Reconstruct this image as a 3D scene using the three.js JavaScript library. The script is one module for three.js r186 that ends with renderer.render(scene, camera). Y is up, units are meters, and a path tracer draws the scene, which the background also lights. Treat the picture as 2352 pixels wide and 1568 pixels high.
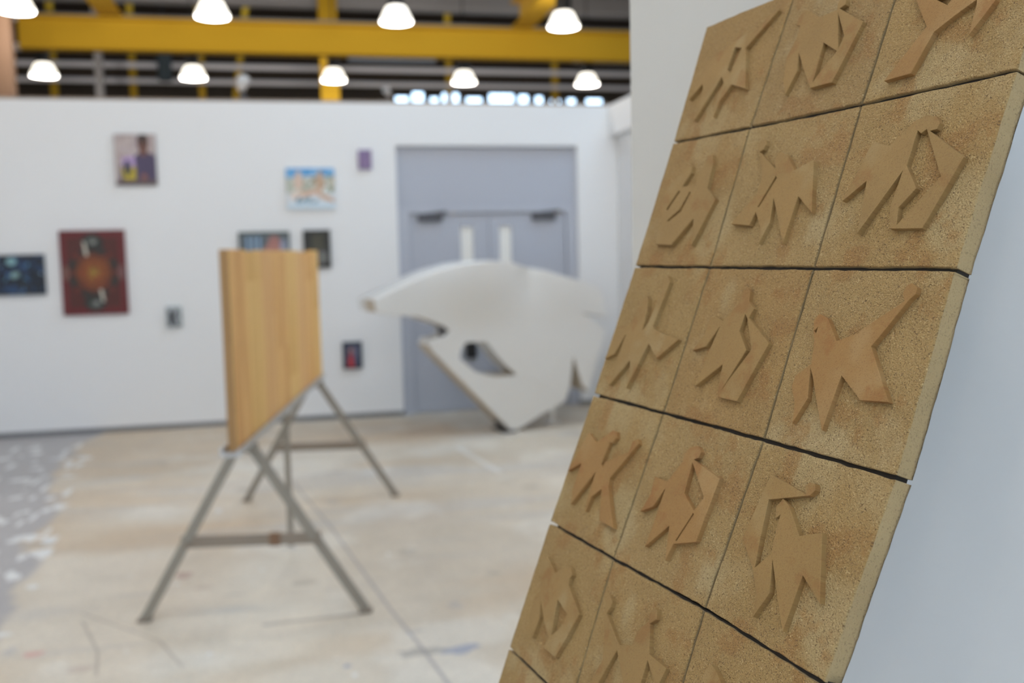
import * as THREE from 'three';
import { mergeGeometries, mergeVertices, toCreasedNormals } from 'three/addons/utils/BufferGeometryUtils.js';
import { TessellateModifier } from 'three/addons/modifiers/TessellateModifier.js';
import { RoundedBoxGeometry } from 'three/addons/geometries/RoundedBoxGeometry.js';

// ---------------------------------------------------------------- camera, sky, exposure
const scene = new THREE.Scene();
const EYE = 1.61;
const camera = new THREE.PerspectiveCamera(38.655, 1.5, 0.05, 120);
camera.filmGauge = 22.3;
camera.position.set(0, EYE, 0);
camera.quaternion.setFromRotationMatrix(new THREE.Matrix4().makeBasis(
  new THREE.Vector3(0.97562115, -0.02216094, 0.21833979),
  new THREE.Vector3(0.04118485, 0.99570085, -0.08296767),
  new THREE.Vector3(-0.21556248, 0.0899373, 0.9723395)));
camera.focus = 0.575;
camera.userData.fStop = 4.0;
const renderer = new THREE.WebGLRenderer({ antialias: true });
renderer.toneMapping = THREE.LinearToneMapping;
renderer.toneMappingExposure = 0.465;
renderer.shadowMap.enabled = true;
scene.background = new THREE.Color().setRGB(0.54, 0.755, 1.0);      // even daylight sky, seen through roof lights and far windows
scene.backgroundIntensity = 9.5;
const LAMP_POWER = 5.0;                                            // candela of every pendant lamp

// ---------------------------------------------------------------- helpers
function rng(seed) { let s = seed >>> 0; return () => { s = (s + 0x6d2b79f5) | 0; let t = Math.imul(s ^ (s >>> 15), 1 | s); t = (t + Math.imul(t ^ (t >>> 7), 61 | t)) ^ t; return ((t ^ (t >>> 14)) >>> 0) / 4294967296; }; }
const taken = new Map();
function numbered(name) { const n = taken.get(name) ?? 0; taken.set(name, n + 1); return n ? name + '_' + String(n).padStart(3, '0') : name; }
function shadows(o) { o.traverse((m) => { if (m.isMesh) { m.castShadow = true; m.receiveShadow = true; } }); return o; }
function tag(o, label, category, group) { o.userData.label = label; o.userData.category = category; if (group) o.userData.group = group; return o; }
function thing(name, label, category, pos = [0, 0, 0], turn = 0, group) { const g = new THREE.Group(); g.name = numbered(name); g.position.set(...pos); g.rotation.y = turn; scene.add(g); return tag(g, label, category, group); }
function part(name, geometry, material, parent, pos, rot) { const m = new THREE.Mesh(geometry, material); m.name = name; if (pos) m.position.set(...pos); if (rot) m.rotation.set(...rot); m.castShadow = m.receiveShadow = true; parent.add(m); return m; }
function solo(name, geometry, material, label, category, pos, rot, group) { return tag(part(numbered(name), geometry, material, scene, pos, rot), label, category, group); }
function struct(name, geometry, material, parent = scene, pos, rot) { const m = part(name, geometry, material, parent, pos, rot); if (parent === scene) m.userData.kind = 'structure'; return m; }
const box = (w, h, d, x = 0, y = 0, z = 0) => new THREE.BoxGeometry(w, h, d).translate(x, y, z);
const rbox = (w, h, d, r = 0.004, x = 0, y = 0, z = 0) => new RoundedBoxGeometry(w, h, d, 2, Math.min(r, w / 2.01, h / 2.01, d / 2.01)).translate(x, y, z);
const span = (x0, x1, y0, y1, z0, z1) => box(x1 - x0, y1 - y0, z1 - z0, (x0 + x1) / 2, (y0 + y1) / 2, (z0 + z1) / 2);
function bar(a, b, w, d = w) { const A = new THREE.Vector3(...a), B = new THREE.Vector3(...b), L = A.distanceTo(B); const g = new RoundedBoxGeometry(w, L, d, 1, Math.min(w, d) * 0.12); const q = new THREE.Quaternion().setFromUnitVectors(new THREE.Vector3(0, 1, 0), B.clone().sub(A).normalize()); return g.applyQuaternion(q).translate((A.x + B.x) / 2, (A.y + B.y) / 2, (A.z + B.z) / 2); }
function rod(a, b, r, seg = 10) { const A = new THREE.Vector3(...a), B = new THREE.Vector3(...b); const g = new THREE.CylinderGeometry(r, r, A.distanceTo(B), seg); return g.applyQuaternion(new THREE.Quaternion().setFromUnitVectors(new THREE.Vector3(0, 1, 0), B.clone().sub(A).normalize())).translate((A.x + B.x) / 2, (A.y + B.y) / 2, (A.z + B.z) / 2); }
const merge = (list) => mergeGeometries(list.map((g) => (g.index ? g.toNonIndexed() : g)));
// uv in metres from the largest face direction
function metreUV(g, k = 1) { const p = g.attributes.position, n = g.attributes.normal, uv = new Float32Array(p.count * 2); for (let i = 0; i < p.count; i++) { const ax = Math.abs(n.getX(i)), ay = Math.abs(n.getY(i)), az = Math.abs(n.getZ(i)); let u, v; if (ay >= ax && ay >= az) { u = p.getX(i); v = p.getZ(i); } else if (ax >= az) { u = p.getZ(i); v = p.getY(i); } else { u = p.getX(i); v = p.getY(i); } uv[2 * i] = u * k; uv[2 * i + 1] = v * k; } g.setAttribute('uv', new THREE.BufferAttribute(uv, 2)); return g; }
// tileable value noise
function noise2(seed, period) { const r = rng(seed), N = period * period, t = new Float32Array(N); for (let i = 0; i < N; i++) t[i] = r(); return (x, y) => { x *= period; y *= period; const xi = Math.floor(x), yi = Math.floor(y); let fx = x - xi, fy = y - yi; fx = fx * fx * (3 - 2 * fx); fy = fy * fy * (3 - 2 * fy); const a = ((xi % period) + period) % period, b = (a + 1) % period, c = (((yi % period) + period) % period) * period, d = ((((yi + 1) % period) + period) % period) * period; return (t[a + c] * (1 - fx) + t[b + c] * fx) * (1 - fy) + (t[a + d] * (1 - fx) + t[b + d] * fx) * fy; }; }
function fbm(seed, period, octaves, gain = 0.5) { const ns = []; for (let i = 0; i < octaves; i++) ns.push(noise2(seed + i * 17, period << i)); return (x, y) => { let s = 0, a = 1, w = 0; for (const n of ns) { s += n(x, y) * a; w += a; a *= gain; } return s / w; }; }
function dataTex(w, h, fn, srgb) { const d = new Uint8Array(w * h * 4); for (let y = 0; y < h; y++) for (let x = 0; x < w; x++) { const c = fn(x / w, y / h), o = (y * w + x) * 4; if (typeof c === 'number') { d[o] = d[o + 1] = d[o + 2] = Math.max(0, Math.min(255, c * 255)); } else for (let k = 0; k < 3; k++) d[o + k] = Math.max(0, Math.min(255, c[k] * 255)); d[o + 3] = 255; } const t = new THREE.DataTexture(d, w, h); t.wrapS = t.wrapT = THREE.RepeatWrapping; t.magFilter = THREE.LinearFilter; if (srgb) t.colorSpace = THREE.SRGBColorSpace; t.needsUpdate = true; return t; }
const mix = (a, b, t) => a + (b - a) * t, mix3 = (a, b, t) => [mix(a[0], b[0], t), mix(a[1], b[1], t), mix(a[2], b[2], t)], clamp01 = (x) => Math.max(0, Math.min(1, x)), sstep = (a, b, x) => { const t = clamp01((x - a) / (b - a)); return t * t * (3 - 2 * t); };
const std = (r, g, b, roughness = 0.6, more = {}) => { const m = new THREE.MeshStandardMaterial({ roughness, ...more }); m.color.setRGB(r, g, b); return m; };

// ---------------------------------------------------------------- materials
const paintBump = (() => { const n = fbm(5, 32, 4, 0.6); return dataTex(512, 512, (u, v) => n(u, v)); })();
const paintTex = paintBump.clone(); paintTex.repeat.set(1.6, 1.6); paintTex.needsUpdate = true;
const M = {
  wall: std(0.82, 0.82, 0.82, 0.75, { bumpMap: paintTex, bumpScale: 0.0004 }),
  wallShadedStrip: std(0.60, 0.575, 0.525, 0.7, { bumpMap: paintTex, bumpScale: 0.00025 }),  // left strip of the near wall, shade put into its colour
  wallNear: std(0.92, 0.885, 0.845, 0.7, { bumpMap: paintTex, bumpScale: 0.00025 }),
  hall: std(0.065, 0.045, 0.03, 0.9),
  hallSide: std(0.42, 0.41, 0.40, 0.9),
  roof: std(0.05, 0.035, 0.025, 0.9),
  yellow: std(0.50, 0.28, 0.004, 0.85),
  brownPost: std(0.20, 0.11, 0.06, 0.7),
  pipe: std(0.72, 0.69, 0.70, 0.4),
  greySteel: std(0.30, 0.28, 0.27, 0.55, { metalness: 0.3 }),
  black: std(0.012, 0.012, 0.013, 0.5),
  darkGrey: std(0.10, 0.10, 0.11, 0.5, { metalness: 0.4 }),
  teal: std(0.02, 0.035, 0.045, 0.6),
  doorGrey: std(0.44, 0.46, 0.52, 0.5),
  frameGrey: std(0.47, 0.49, 0.55, 0.5),
  skirting: std(0.19, 0.19, 0.20, 0.6),
  steel: std(0.30, 0.265, 0.215, 0.5, { metalness: 0.1 }),
  crossSteel: std(0.27, 0.215, 0.165, 0.6),
  railSteel: std(0.60, 0.60, 0.60, 0.4, { metalness: 0.5 }),
  capping: std(0.36, 0.28, 0.22, 0.8),
  frosted: new THREE.MeshPhysicalMaterial({ color: 0xfffefa, roughness: 0.9, transmission: 0.3, thickness: 0 }),
  glass: new THREE.MeshPhysicalMaterial({ color: 0xffffff, roughness: 0.02, transmission: 1, thickness: 0 }),
};

// ---------------------------------------------------------------- the setting
// floor: polished old concrete with scuffs, wear and paint; the map covers 12 m x 12 m
const FX0 = -5, FZ0 = -11, FS = 12;
const floorMap = (() => {
  const N = 1536, a = fbm(11, 6, 6, 0.55), b = fbm(29, 24, 4, 0.6), c = fbm(47, 12, 4, 0.55), st = fbm(71, 16, 4, 0.6), D = fbm(91, 60, 4, 0.7);
  const d = new Uint8ClampedArray(N * N * 4), r = rng(77);
  const edge = [[-9.8, -1.9], [-9.4, -2.0], [-8.8, -1.82], [-7.9, -1.77], [-6.45, -1.57], [-5.3, -1.42], [-4.56, -1.33], [-3, -1.1]];
  const edgeX = (z) => { for (let i = 0; i < edge.length - 1; i++) if (z <= edge[i + 1][0]) return mix(edge[i][1], edge[i + 1][1], clamp01((z - edge[i][0]) / (edge[i + 1][0] - edge[i][0]))); return -1.1; };
  for (let y = 0; y < N; y++) for (let x = 0; x < N; x++) {
    const u = x / N, v = y / N, wx = FX0 + u * FS, wz = FZ0 + v * FS;
    const A = a(u, v), B = b(u, v), C = c(u * 0.5 + 0.2, v), S = st(u * 0.4, v * 2);
    let col = mix3([0.765, 0.715, 0.64], [0.845, 0.805, 0.74], sstep(0.35, 0.65, A));
    col = mix3(col, [0.755, 0.665, 0.55], 0.65 * sstep(0.47, 0.66, C));
    col = mix3(col, [0.70, 0.69, 0.68], 0.45 * sstep(0.52, 0.7, S));
    col = mix3(col, [0.90, 0.89, 0.86], 0.35 * sstep(0.56, 0.74, B));
    if (wx < 3 && wz > -10.4) {                        // bare grey patch with flaked white paint on the left
      const e = edgeX(wz) + (B - 0.5) * 0.5;
      const k = sstep(e + 0.06, e - 0.06, wx) * (wz < -2 ? 1 : 0);
      col = mix3(col, [0.66, 0.645, 0.64], k);
    }
    const f = 1.01 + 0.1 * r() + 0.10 * (D(u, v) - 0.5);
    const o = (y * N + x) * 4; for (let q = 0; q < 3; q++) d[o + q] = col[q] * f * 255; d[o + 3] = 255;
  }
  const cv = document.createElement('canvas'); cv.width = cv.height = N; const g = cv.getContext('2d');
  g.putImageData(new ImageData(d, N, N), 0, 0);
  const X = (x) => ((x - FX0) / FS) * N, Z = (z) => ((z - FZ0) / FS) * N, K = N / FS;
  const blot = (x, z, rx, rz, style, seed) => { const q = rng(seed); g.fillStyle = style; g.beginPath(); for (let i = 0; i <= 14; i++) { const t = (i / 14) * Math.PI * 2, s = 0.6 + 0.6 * q(); g.lineTo(X(x) + Math.cos(t) * rx * K * s, Z(z) + Math.sin(t) * rz * K * s); } g.fill(); };
  const q = rng(5);
  for (let i = 0; i < 120; i++) { const z = -9.3 + q() * 5.4, x = edgeX(z) + 0.06 - Math.pow(q(), 1.5) * 0.9; blot(x, z, 0.015 + q() * q() * 0.1, 0.03 + q() * q() * 0.16, 'rgba(238,238,236,0.95)', 100 + i); }
  for (let i = 0; i < 60; i++) { const z = -9.5 + q() * 7, x = -1.4 + q() * 3.4; blot(x, z, 0.006 + q() * 0.014, 0.006 + q() * 0.016, 'rgba(240,240,238,0.85)', 300 + i); }
  for (let i = 0; i < 40; i++) { const z = -9.3 + q() * 6.5, x = -1.6 + q() * 4; blot(x, z, 0.02 + q() * 0.07, 0.015 + q() * 0.05, ['rgba(120,118,120,0.22)', 'rgba(150,120,110,0.2)', 'rgba(130,140,165,0.2)', 'rgba(110,100,85,0.2)'][i % 4], 500 + i); }
  for (const [x, z, rx, rz, s] of [[0.6, -3.82, 0.09, 0.05, 'rgba(118,132,165,0.55)'], [0.45, -3.84, 0.12, 0.05, 'rgba(120,118,112,0.4)'], [-0.62, -5.14, 0.05, 0.05, 'rgba(150,105,100,0.4)'], [0.166, -3.69, 0.012, 0.02, 'rgba(245,245,245,0.95)'], [0.14, -3.78, 0.02, 0.02, 'rgba(110,125,160,0.5)'], [-1.12, -4.25, 0.05, 0.03, 'rgba(225,130,125,0.4)'], [-0.54, -6.43, 0.03, 0.05, 'rgba(235,238,242,0.9)']]) blot(x, z, rx, rz, s, 900 + Math.round(x * 100));
  const line = (pts, w, style) => { g.strokeStyle = style; g.lineWidth = w * K; g.beginPath(); pts.forEach(([x, z], i) => (i ? g.lineTo(X(x), Z(z)) : g.moveTo(X(x), Z(z)))); g.stroke(); };
  line([[-0.06, -7.1], [-0.02, -6.815], [0.146, -5.866], [0.261, -5.08], [0.371, -4.331], [0.444, -3.924], [0.55, -3.2]], 0.012, 'rgba(125,122,128,0.6)');
  line([[1.28, -8.0], [1.33, -7.6], [1.43, -6.95]], 0.05, 'rgba(238,238,236,0.6)');
  line([[-0.2, -4.32], [0.25, -4.34]], 0.03, 'rgba(120,118,112,0.4)');
  line([[-1.0, -4.6], [-0.86, -4.2], [-0.82, -3.95]], 0.008, 'rgba(115,105,95,0.5)');
  line([[-1.02, -4.7], [-0.62, -4.25], [-0.5, -3.95]], 0.008, 'rgba(115,105,95,0.4)');
  const t = new THREE.CanvasTexture(cv); t.flipY = false; t.wrapS = t.wrapT = THREE.RepeatWrapping; t.colorSpace = THREE.SRGBColorSpace; return t;
})();
M.floor = new THREE.MeshStandardMaterial({ map: floorMap, roughness: 0.42, bumpMap: paintBump, bumpScale: 0.0003 });
{
  const g = span(-9, 9, -0.2, 0, -20.2, 6), p = g.attributes.position, uv = g.attributes.uv;
  for (let i = 0; i < p.count; i++) uv.setXY(i, (p.getX(i) - FX0) / FS, (p.getZ(i) - FZ0) / FS);
  struct('floor', g, M.floor);
}
const ROOF = 6.2, WZ = -9.7765, ADDED_REAR = [[-3.4, -1.9, 0.5, 3.8], [-1.6, -0.1, 0.5, 3.8], [0.2, 1.7, 0.5, 3.8]];
// roof slab with unseen roof lights, left and rear ones added for fill
{
  const s = new THREE.Shape([[-9.2, 20.2], [9.2, 20.2], [9.2, -6.2], [-9.2, -6.2]].map((p) => new THREE.Vector2(...p)));
  const openings = [[1.2, 5.4, 5.2, 9.0], [-4.4, -1.0, -1.6, 1.8], [-2.4, 1.7, -5.7, -2.5], [-4, 7.5, 16.9, 17.8]];
  for (const [x0, x1, y0, y1] of openings) s.holes.push(new THREE.Path([[x0, y0], [x1, y0], [x1, y1], [x0, y1]].map((p) => new THREE.Vector2(...p))));
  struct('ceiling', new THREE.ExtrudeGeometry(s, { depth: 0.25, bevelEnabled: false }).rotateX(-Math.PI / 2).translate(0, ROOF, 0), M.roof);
  openings.forEach(([x0, x1, y0, y1], i) => {
    const w = new THREE.Group(); w.name = 'window_' + (12 + i); w.userData.kind = 'structure'; scene.add(w);
    part('pane', span(x0, x1, ROOF + 0.12, ROOF + 0.126, -y1, -y0), M.glass, w);
    const n = Math.round((x1 - x0) / 1.2); for (let k = 1; k < n; k++) { const x = mix(x0, x1, k / n); part('glazing_bar', span(x - 0.02, x + 0.02, ROOF + 0.05, ROOF + 0.119, -y1, -y0), M.greySteel, w); }
  });
}
// outer walls of the hall
struct('wall_left', span(-9.2, -9, -0.2, ROOF, -20.4, 6.2), M.hallSide);
struct('wall_right', span(9, 9.2, -0.2, ROOF, -20.4, 6.2), M.hallSide);
{
  // rear wall behind the photographer; its tall windows are added fill light
  const s = new THREE.Shape([[-9, -0.2], [9, -0.2], [9, ROOF], [-9, ROOF]].map((p) => new THREE.Vector2(...p)));
  ADDED_REAR.forEach(([x0, x1, y0, y1], i) => {
    s.holes.push(new THREE.Path([[x0, y0], [x1, y0], [x1, y1], [x0, y1]].map((p) => new THREE.Vector2(...p))));
    const w = new THREE.Group(); w.name = 'window_' + (20 + i); w.userData.kind = 'structure'; scene.add(w);
    part('pane', span(x0, x1, y0, y1, 6.1, 6.106), M.glass, w);
    part('window_frame', merge([span(x0, x1, y0, y0 + 0.05, 6.04, 6.09), span(x0, x1, y1 - 0.05, y1, 6.04, 6.09), span(x0, x0 + 0.05, y0 + 0.05, y1 - 0.05, 6.04, 6.09), span(x1 - 0.05, x1, y0 + 0.05, y1 - 0.05, 6.04, 6.09)]), M.greySteel, w);
  });
  struct('wall_front', new THREE.ExtrudeGeometry(s, { depth: 0.2, bevelEnabled: false }).translate(0, 0, 6), M.wall);
}
{
  // far wall with a clerestory strip of small windows
  const px = [[908, 938], [945, 972], [985, 1005], [1012, 1052], [1066, 1104], [1118, 1178], [1186, 1212], [1225, 1246], [1260, 1288], [1300, 1324], [1345, 1388]].map(([a, b]) => [2.114 + (a - 905) * 0.00918, 2.114 + (b - 905) * 0.00918]);
  const s = new THREE.Shape([[-9, -0.2], [9, -0.2], [9, ROOF], [-9, ROOF]].map((p) => new THREE.Vector2(...p)));
  px.forEach(([x0, x1], i) => {
    const y0 = 4.66, y1 = [4.84, 4.93, 4.83, 4.92, 4.84, 4.92, 4.9, 4.88, 4.82, 4.84, 4.84][i];
    s.holes.push(new THREE.Path([[x0, y0], [x1, y0], [x1, y1], [x0, y1]].map((p) => new THREE.Vector2(...p))));
    const w = new THREE.Group(); w.name = 'window_' + (i + 1); w.userData.kind = 'structure'; scene.add(w);
    part('pane', span(x0, x1, y0, y1, -20.1, -20.094), M.glass, w);
    part('window_frame', merge([span(x0, x1, y0, y0 + 0.012, -20.06, -20.04), span(x0, x1, y1 - 0.012, y1, -20.06, -20.04)]), M.greySteel, w);
  });
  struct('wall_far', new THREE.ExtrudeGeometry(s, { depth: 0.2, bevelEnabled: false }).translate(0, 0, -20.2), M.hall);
}
// white partition behind the paintings, with the door opening
{
  const s = new THREE.Shape([[-6.5, 0.05], [1.03, 0.05], [1.03, 2.7], [2.9, 2.7], [2.9, 0.05], [3.34, 0.05], [3.34, 3.11], [-6.5, 3.11]].map((p) => new THREE.Vector2(...p)));
  struct('wall_back', metreUV(new THREE.ExtrudeGeometry(s, { depth: 0.2, bevelEnabled: false }).translate(0, 0, WZ - 0.2)), M.wall);
  struct('trim_1', span(-6.5, 3.34, 3.112, 3.13, WZ - 0.2, WZ), M.capping);
  struct('baseboard_back', merge([span(-6.5, 1.03, 0, 0.05, WZ - 0.2, WZ - 0.012), span(2.9, 3.34, 0, 0.05, WZ - 0.2, WZ - 0.012)]), M.skirting);
  // return wall at the right with its thicker head
  struct('wall_return', metreUV(merge([span(3.345, 3.5, 0, 3.11, WZ - 0.2, -4.5), span(3.24, 3.345, 2.8, 3.11, WZ, -4.5)])), M.wall);
}
struct('wall_side', metreUV(span(-5.2, -5.0, 0, 3.11, WZ, 5.99)), M.wall);  // unseen white partition added to bounce light into the room
// near wall on the right
const TH = -0.1661, NR = new THREE.Vector3(Math.cos(TH), 0, Math.sin(TH)), FR = new THREE.Vector3(Math.sin(TH), 0, -Math.cos(TH));
{
  // added blunt corner behind the panel, shaped to balance light (plan in x, -z)
  const YW = -0.4995, n = new THREE.Vector3(Math.cos(YW), 0, Math.sin(YW)), f = new THREE.Vector3(Math.sin(YW), 0, -Math.cos(YW)), L = 3.46;
  const c = new THREE.Vector3(0.414, 0, -0.762).addScaledVector(n, 0.075).addScaledVector(f, -L / 2);
  struct('wall_near', metreUV(box(0.15, 3.3, L)), M.wallNear, scene, [c.x, 1.65, c.z], [0, -YW, 0]);
  struct('wall_shaded_strip', metreUV(merge([span(0.413, 0.545, 0, 3.3, -1.157, -0.826), span(0.413, 0.43, 0, 3.3, -0.826, -0.77)])), M.wallShadedStrip);
}
// grey double door in its opening
{
  const door = new THREE.Group(); door.name = 'door_1'; door.userData.kind = 'structure'; door.position.set(0, 0, WZ); scene.add(door);
  part('transom_panel', span(1.032, 2.898, 2.1, 2.698, -0.11, -0.07), M.doorGrey, door);
  part('door_frame', merge([span(1.032, 1.15, 0, 2.098, -0.13, -0.055), span(2.79, 2.898, 0, 2.098, -0.13, -0.055), span(1.15, 2.79, 2.035, 2.098, -0.13, -0.055)]), M.frameGrey, door);
  for (const [x0, x1, wx0, wx1] of [[1.156, 1.967, 1.672, 1.806], [1.973, 2.784, 2.076, 2.206]]) {
    const s = new THREE.Shape([[x0, 0.008], [x1, 0.008], [x1, 2.026], [x0, 2.026]].map((p) => new THREE.Vector2(...p)));
    s.holes.push(new THREE.Path([[wx0, 1.3], [wx1, 1.3], [wx1, 1.895], [wx0, 1.895]].map((p) => new THREE.Vector2(...p))));
    const leaf = part('leaf', new THREE.ExtrudeGeometry(s, { depth: 0.045, bevelEnabled: false }).translate(0, 0, -0.13), M.doorGrey, door);
    part('vision_pane', span(wx0, wx1, 1.3, 1.895, -0.11, -0.104), M.frosted, leaf);
    const cx = x0 < 1.5 ? 1.36 : 2.545;
    part('door_closer', merge([rbox(0.25, 0.065, 0.05, 0.01, cx, 1.985, -0.058), bar([cx - 0.06, 2.02, -0.05], [cx + 0.16, 2.045, -0.02], 0.02, 0.012)]), M.darkGrey, leaf);
    if (x0 < 1.5) part('lock_plate', rbox(0.115, 0.17, 0.03, 0.008, 1.75, 0.63, -0.068), M.black, leaf);
    else part('push_plate', rbox(0.06, 0.3, 0.006, 0.002, 2.04, 1.05, -0.081), M.railSteel, leaf);
  }
}
// hall steelwork seen over the partition
{
  const I = (L, h, w, t) => merge([box(L, t, w, 0, h / 2 - t / 2, 0), box(L, t, w, 0, -h / 2 + t / 2, 0), box(L, h - 2 * t - 0.002, 0.02, 0, 0, 0)]);
  solo('steel_beam', I(11.9, 0.37, 0.18, 0.022), M.yellow, 'long yellow steel beam running across above the white partition', 'beam', [3.0, 4.245, -12.3]);
  for (const [x, l] of [[2.95, 'yellow steel cross beam slanting up at the right above the long beam'], [-1.95, 'yellow steel cross beam meeting the long beam at the left']])
    solo('steel_beam', I(16.5, 0.34, 0.26, 0.022).rotateY(Math.PI / 2), M.yellow, l, 'beam', [x, 4.62, -4.13]);
  const col = thing('steel_column', 'bright yellow steel column rising behind the partition below the long beam', 'column', [0.636, 0, -15.0]);
  part('flange', merge([span(-0.135, 0.135, 0, ROOF - 0.01, 0.08, 0.1), span(-0.135, 0.135, 0, ROOF - 0.01, -0.1, -0.08)]), M.yellow, col);
  part('web', span(-0.012, 0.012, 0, ROOF - 0.01, -0.079, 0.079), M.yellow, col);
  solo('timber_column', rbox(0.5, ROOF - 0.02, 0.16, 0.01), M.brownPost, 'brown column at the left frame edge behind the partition', 'column', [-2.975, ROOF / 2, -11.1]);
  solo('steel_post', box(0.11, ROOF - 0.02, 0.11), M.greySteel, 'grey steel post behind the partition at the left', 'post', [-2.75, ROOF / 2, -16]);
  const names = ['beside the brown column', 'just right of the grey post', 'behind the second lamp of the far row', 'behind the fourth lamp of the far row', 'near the right end behind the far row'];
  [-3.69, -2.47, -1.38, 2.82, 4.76].forEach((x, i) => solo('steel_post', box(0.1, ROOF - 0.02, 0.08), M.yellow, 'thin yellow steel post far back, ' + names[i], 'post', [x, ROOF / 2, -17.4]));
  solo('steel_brace', bar([-1.5, 0.02, -17.6], [-0.58, 6.17, -17.6], 0.1, 0.06), M.yellow, 'leaning yellow brace far back left of the yellow column', 'brace', [0, 0, 0]);
  [[5.01, 0.06, 'topmost'], [4.76, 0.045, 'middle'], [4.51, 0.04, 'lowest']].forEach(([y, r, w]) => solo('pipe', new THREE.CylinderGeometry(r, r, 16, 12).rotateZ(Math.PI / 2), M.pipe, w + ' of three pale horizontal pipes far back under the roof', 'pipe', [0.8, y, -16.9]));
  solo('duct', rbox(16, 0.28, 0.3, 0.03), M.greySteel, 'grey duct running above the long yellow beam', 'duct', [0.8, 5.55, -15.5]);
  solo('cable_tray', rbox(16, 0.06, 0.3, 0.01), M.greySteel, 'dark cable tray hanging over the long yellow beam', 'tray', [0.8, 4.72, -13.6]);
  const tb = thing('control_box', 'dark teal box hung far back between the first two far lamps', 'box', [-1.87, 4.46, -16.6]);
  part('housing', rbox(0.2, 0.62, 0.16, 0.02, 0, 0.31, 0), M.teal, tb); part('hanger', rod([0, 0.62, 0], [0, 1.73, 0], 0.012), M.black, tb);
  for (const [x, y, w, l] of [[6.0, 5.35, 1.4, 'grey roof panel leaning far back at the right'], [1.9, 5.3, 1.6, 'grey roof panel leaning far back in the middle']])
    solo('roof_panel', rbox(w, 0.05, 0.7, 0.01), M.greySteel, l, 'panel', [x, y, -18.4], [0.5, 0, 0]);
}

// ---------------------------------------------------------------- pendant lamps
{
  const shadeMat = new THREE.MeshStandardMaterial({ color: 0xffffff, roughness: 0.5, side: THREE.DoubleSide }); shadeMat.emissive.setRGB(1, 0.93, 0.78); shadeMat.emissiveIntensity = 4.5;
  const shadeG = new THREE.LatheGeometry([[0.088, 0.222], [0.098, 0.219], [0.108, 0.208], [0.17, 0.078], [0.1715, 0.066], [0.167, 0.06], [0.164, 0.063], [0.165, 0.078], [0.102, 0.202], [0.088, 0.214]].map((p) => new THREE.Vector2(...p)), 32);
  const capG = new THREE.LatheGeometry([[0.0, 0.222], [0.07, 0.223], [0.085, 0.23], [0.085, 0.43], [0.06, 0.46], [0.02, 0.48], [0, 0.48]].map((p) => new THREE.Vector2(...p)), 20);
  const collarG = new THREE.LatheGeometry([[0.07, 0.2225], [0.1, 0.2225], [0.1, 0.236], [0.07, 0.25]].map((p) => new THREE.Vector2(...p)), 24);
  const rodG = rod([0, 0.48, 0], [0, ROOF - 4.0 - 0.002, 0], 0.009, 8);
  function lamp(x, z, label, group) {
    const l = thing('pendant_lamp', label, 'lamp', [x, 4.0, z], 0, group);
    part('lamp_shade', shadeG, shadeMat, l); part('lamp_housing', capG, M.black, l); part('collar', collarG, M.black, l); part('stem', rodG, M.black, l);
    const p = new THREE.PointLight(new THREE.Color().setRGB(1, 0.97, 0.93), LAMP_POWER); p.position.set(0, 0.13, 0); p.castShadow = true; p.shadow.radius = 4; l.add(p);
  }
  const near = ['leftmost glowing lamp of the nearer row, cut by the corner', 'second glowing lamp of the nearer row, cut by the top edge', 'third glowing lamp of the nearer row, over the grey door', 'rightmost glowing lamp of the nearer row, before the yellow beam'];
  [-2.53, -0.7, 1.16, 2.99].forEach((x, i) => lamp(x, -10.52, near[i], 'lamps of the nearer row'));
  const far = ['leftmost glowing lamp of the farther row, beside the brown column', 'second glowing lamp from the left in the farther row', 'glowing lamp of the farther row in front of the yellow column', 'glowing lamp of the farther row above the far windows', 'rightmost glowing lamp of the farther row, beside the near wall'];
  [-3.09, -1.22, 0.65, 2.49, 4.33].forEach((x, i) => lamp(x, -14.03, far[i], 'lamps of the farther row'));
  for (const [z, xs] of [[-7.0, [-4.95, -3.1, -1.24, 0.62, 2.48]], [-3.5, [-4.4, -2.53, -0.7, 1.16, 2.99]], [-0.2, [-3.8, -1.95, -0.1]], [3.5, [-4.4, -2.53, -0.7]]])  // rows added unseen; the last two placed to light panel and near wall
    for (const x of xs) lamp(x, z, 'added glowing pendant lamp out of view above the gallery floor', 'added lamps above the gallery floor');
}
// small spotlights clipped to the top of the partition
for (const [x, l, t] of [[-0.41, 'small white spotlight on top of the partition left of the yellow column', 0.3], [0.98, 'small grey spotlight on top of the partition right of the yellow column', -0.7]]) {
  const s = thing('spotlight', l, 'spotlight', [x, 3.13, WZ - 0.1], t);
  const big = x < 0 ? 1 : 0.62;
  part('clamp', rbox(0.05 * big, 0.05 * big, 0.08 * big, 0.004, 0, 0.025 * big, 0), M.darkGrey, s);
  part('arm', rod([0, 0.05 * big, 0], [0, 0.11 * big, 0], 0.008), M.darkGrey, s);
  part('head', new THREE.LatheGeometry([[0, -0.07], [0.035, -0.07], [0.045, -0.03], [0.06, 0.07], [0.052, 0.07], [0.04, -0.02], [0, -0.04]].map((p) => new THREE.Vector2(p[0] * big, p[1] * big)), 20).rotateX(0.9), x < 0 ? M.wall : M.railSteel, s, [0, 0.16 * big, 0]);
}

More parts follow.
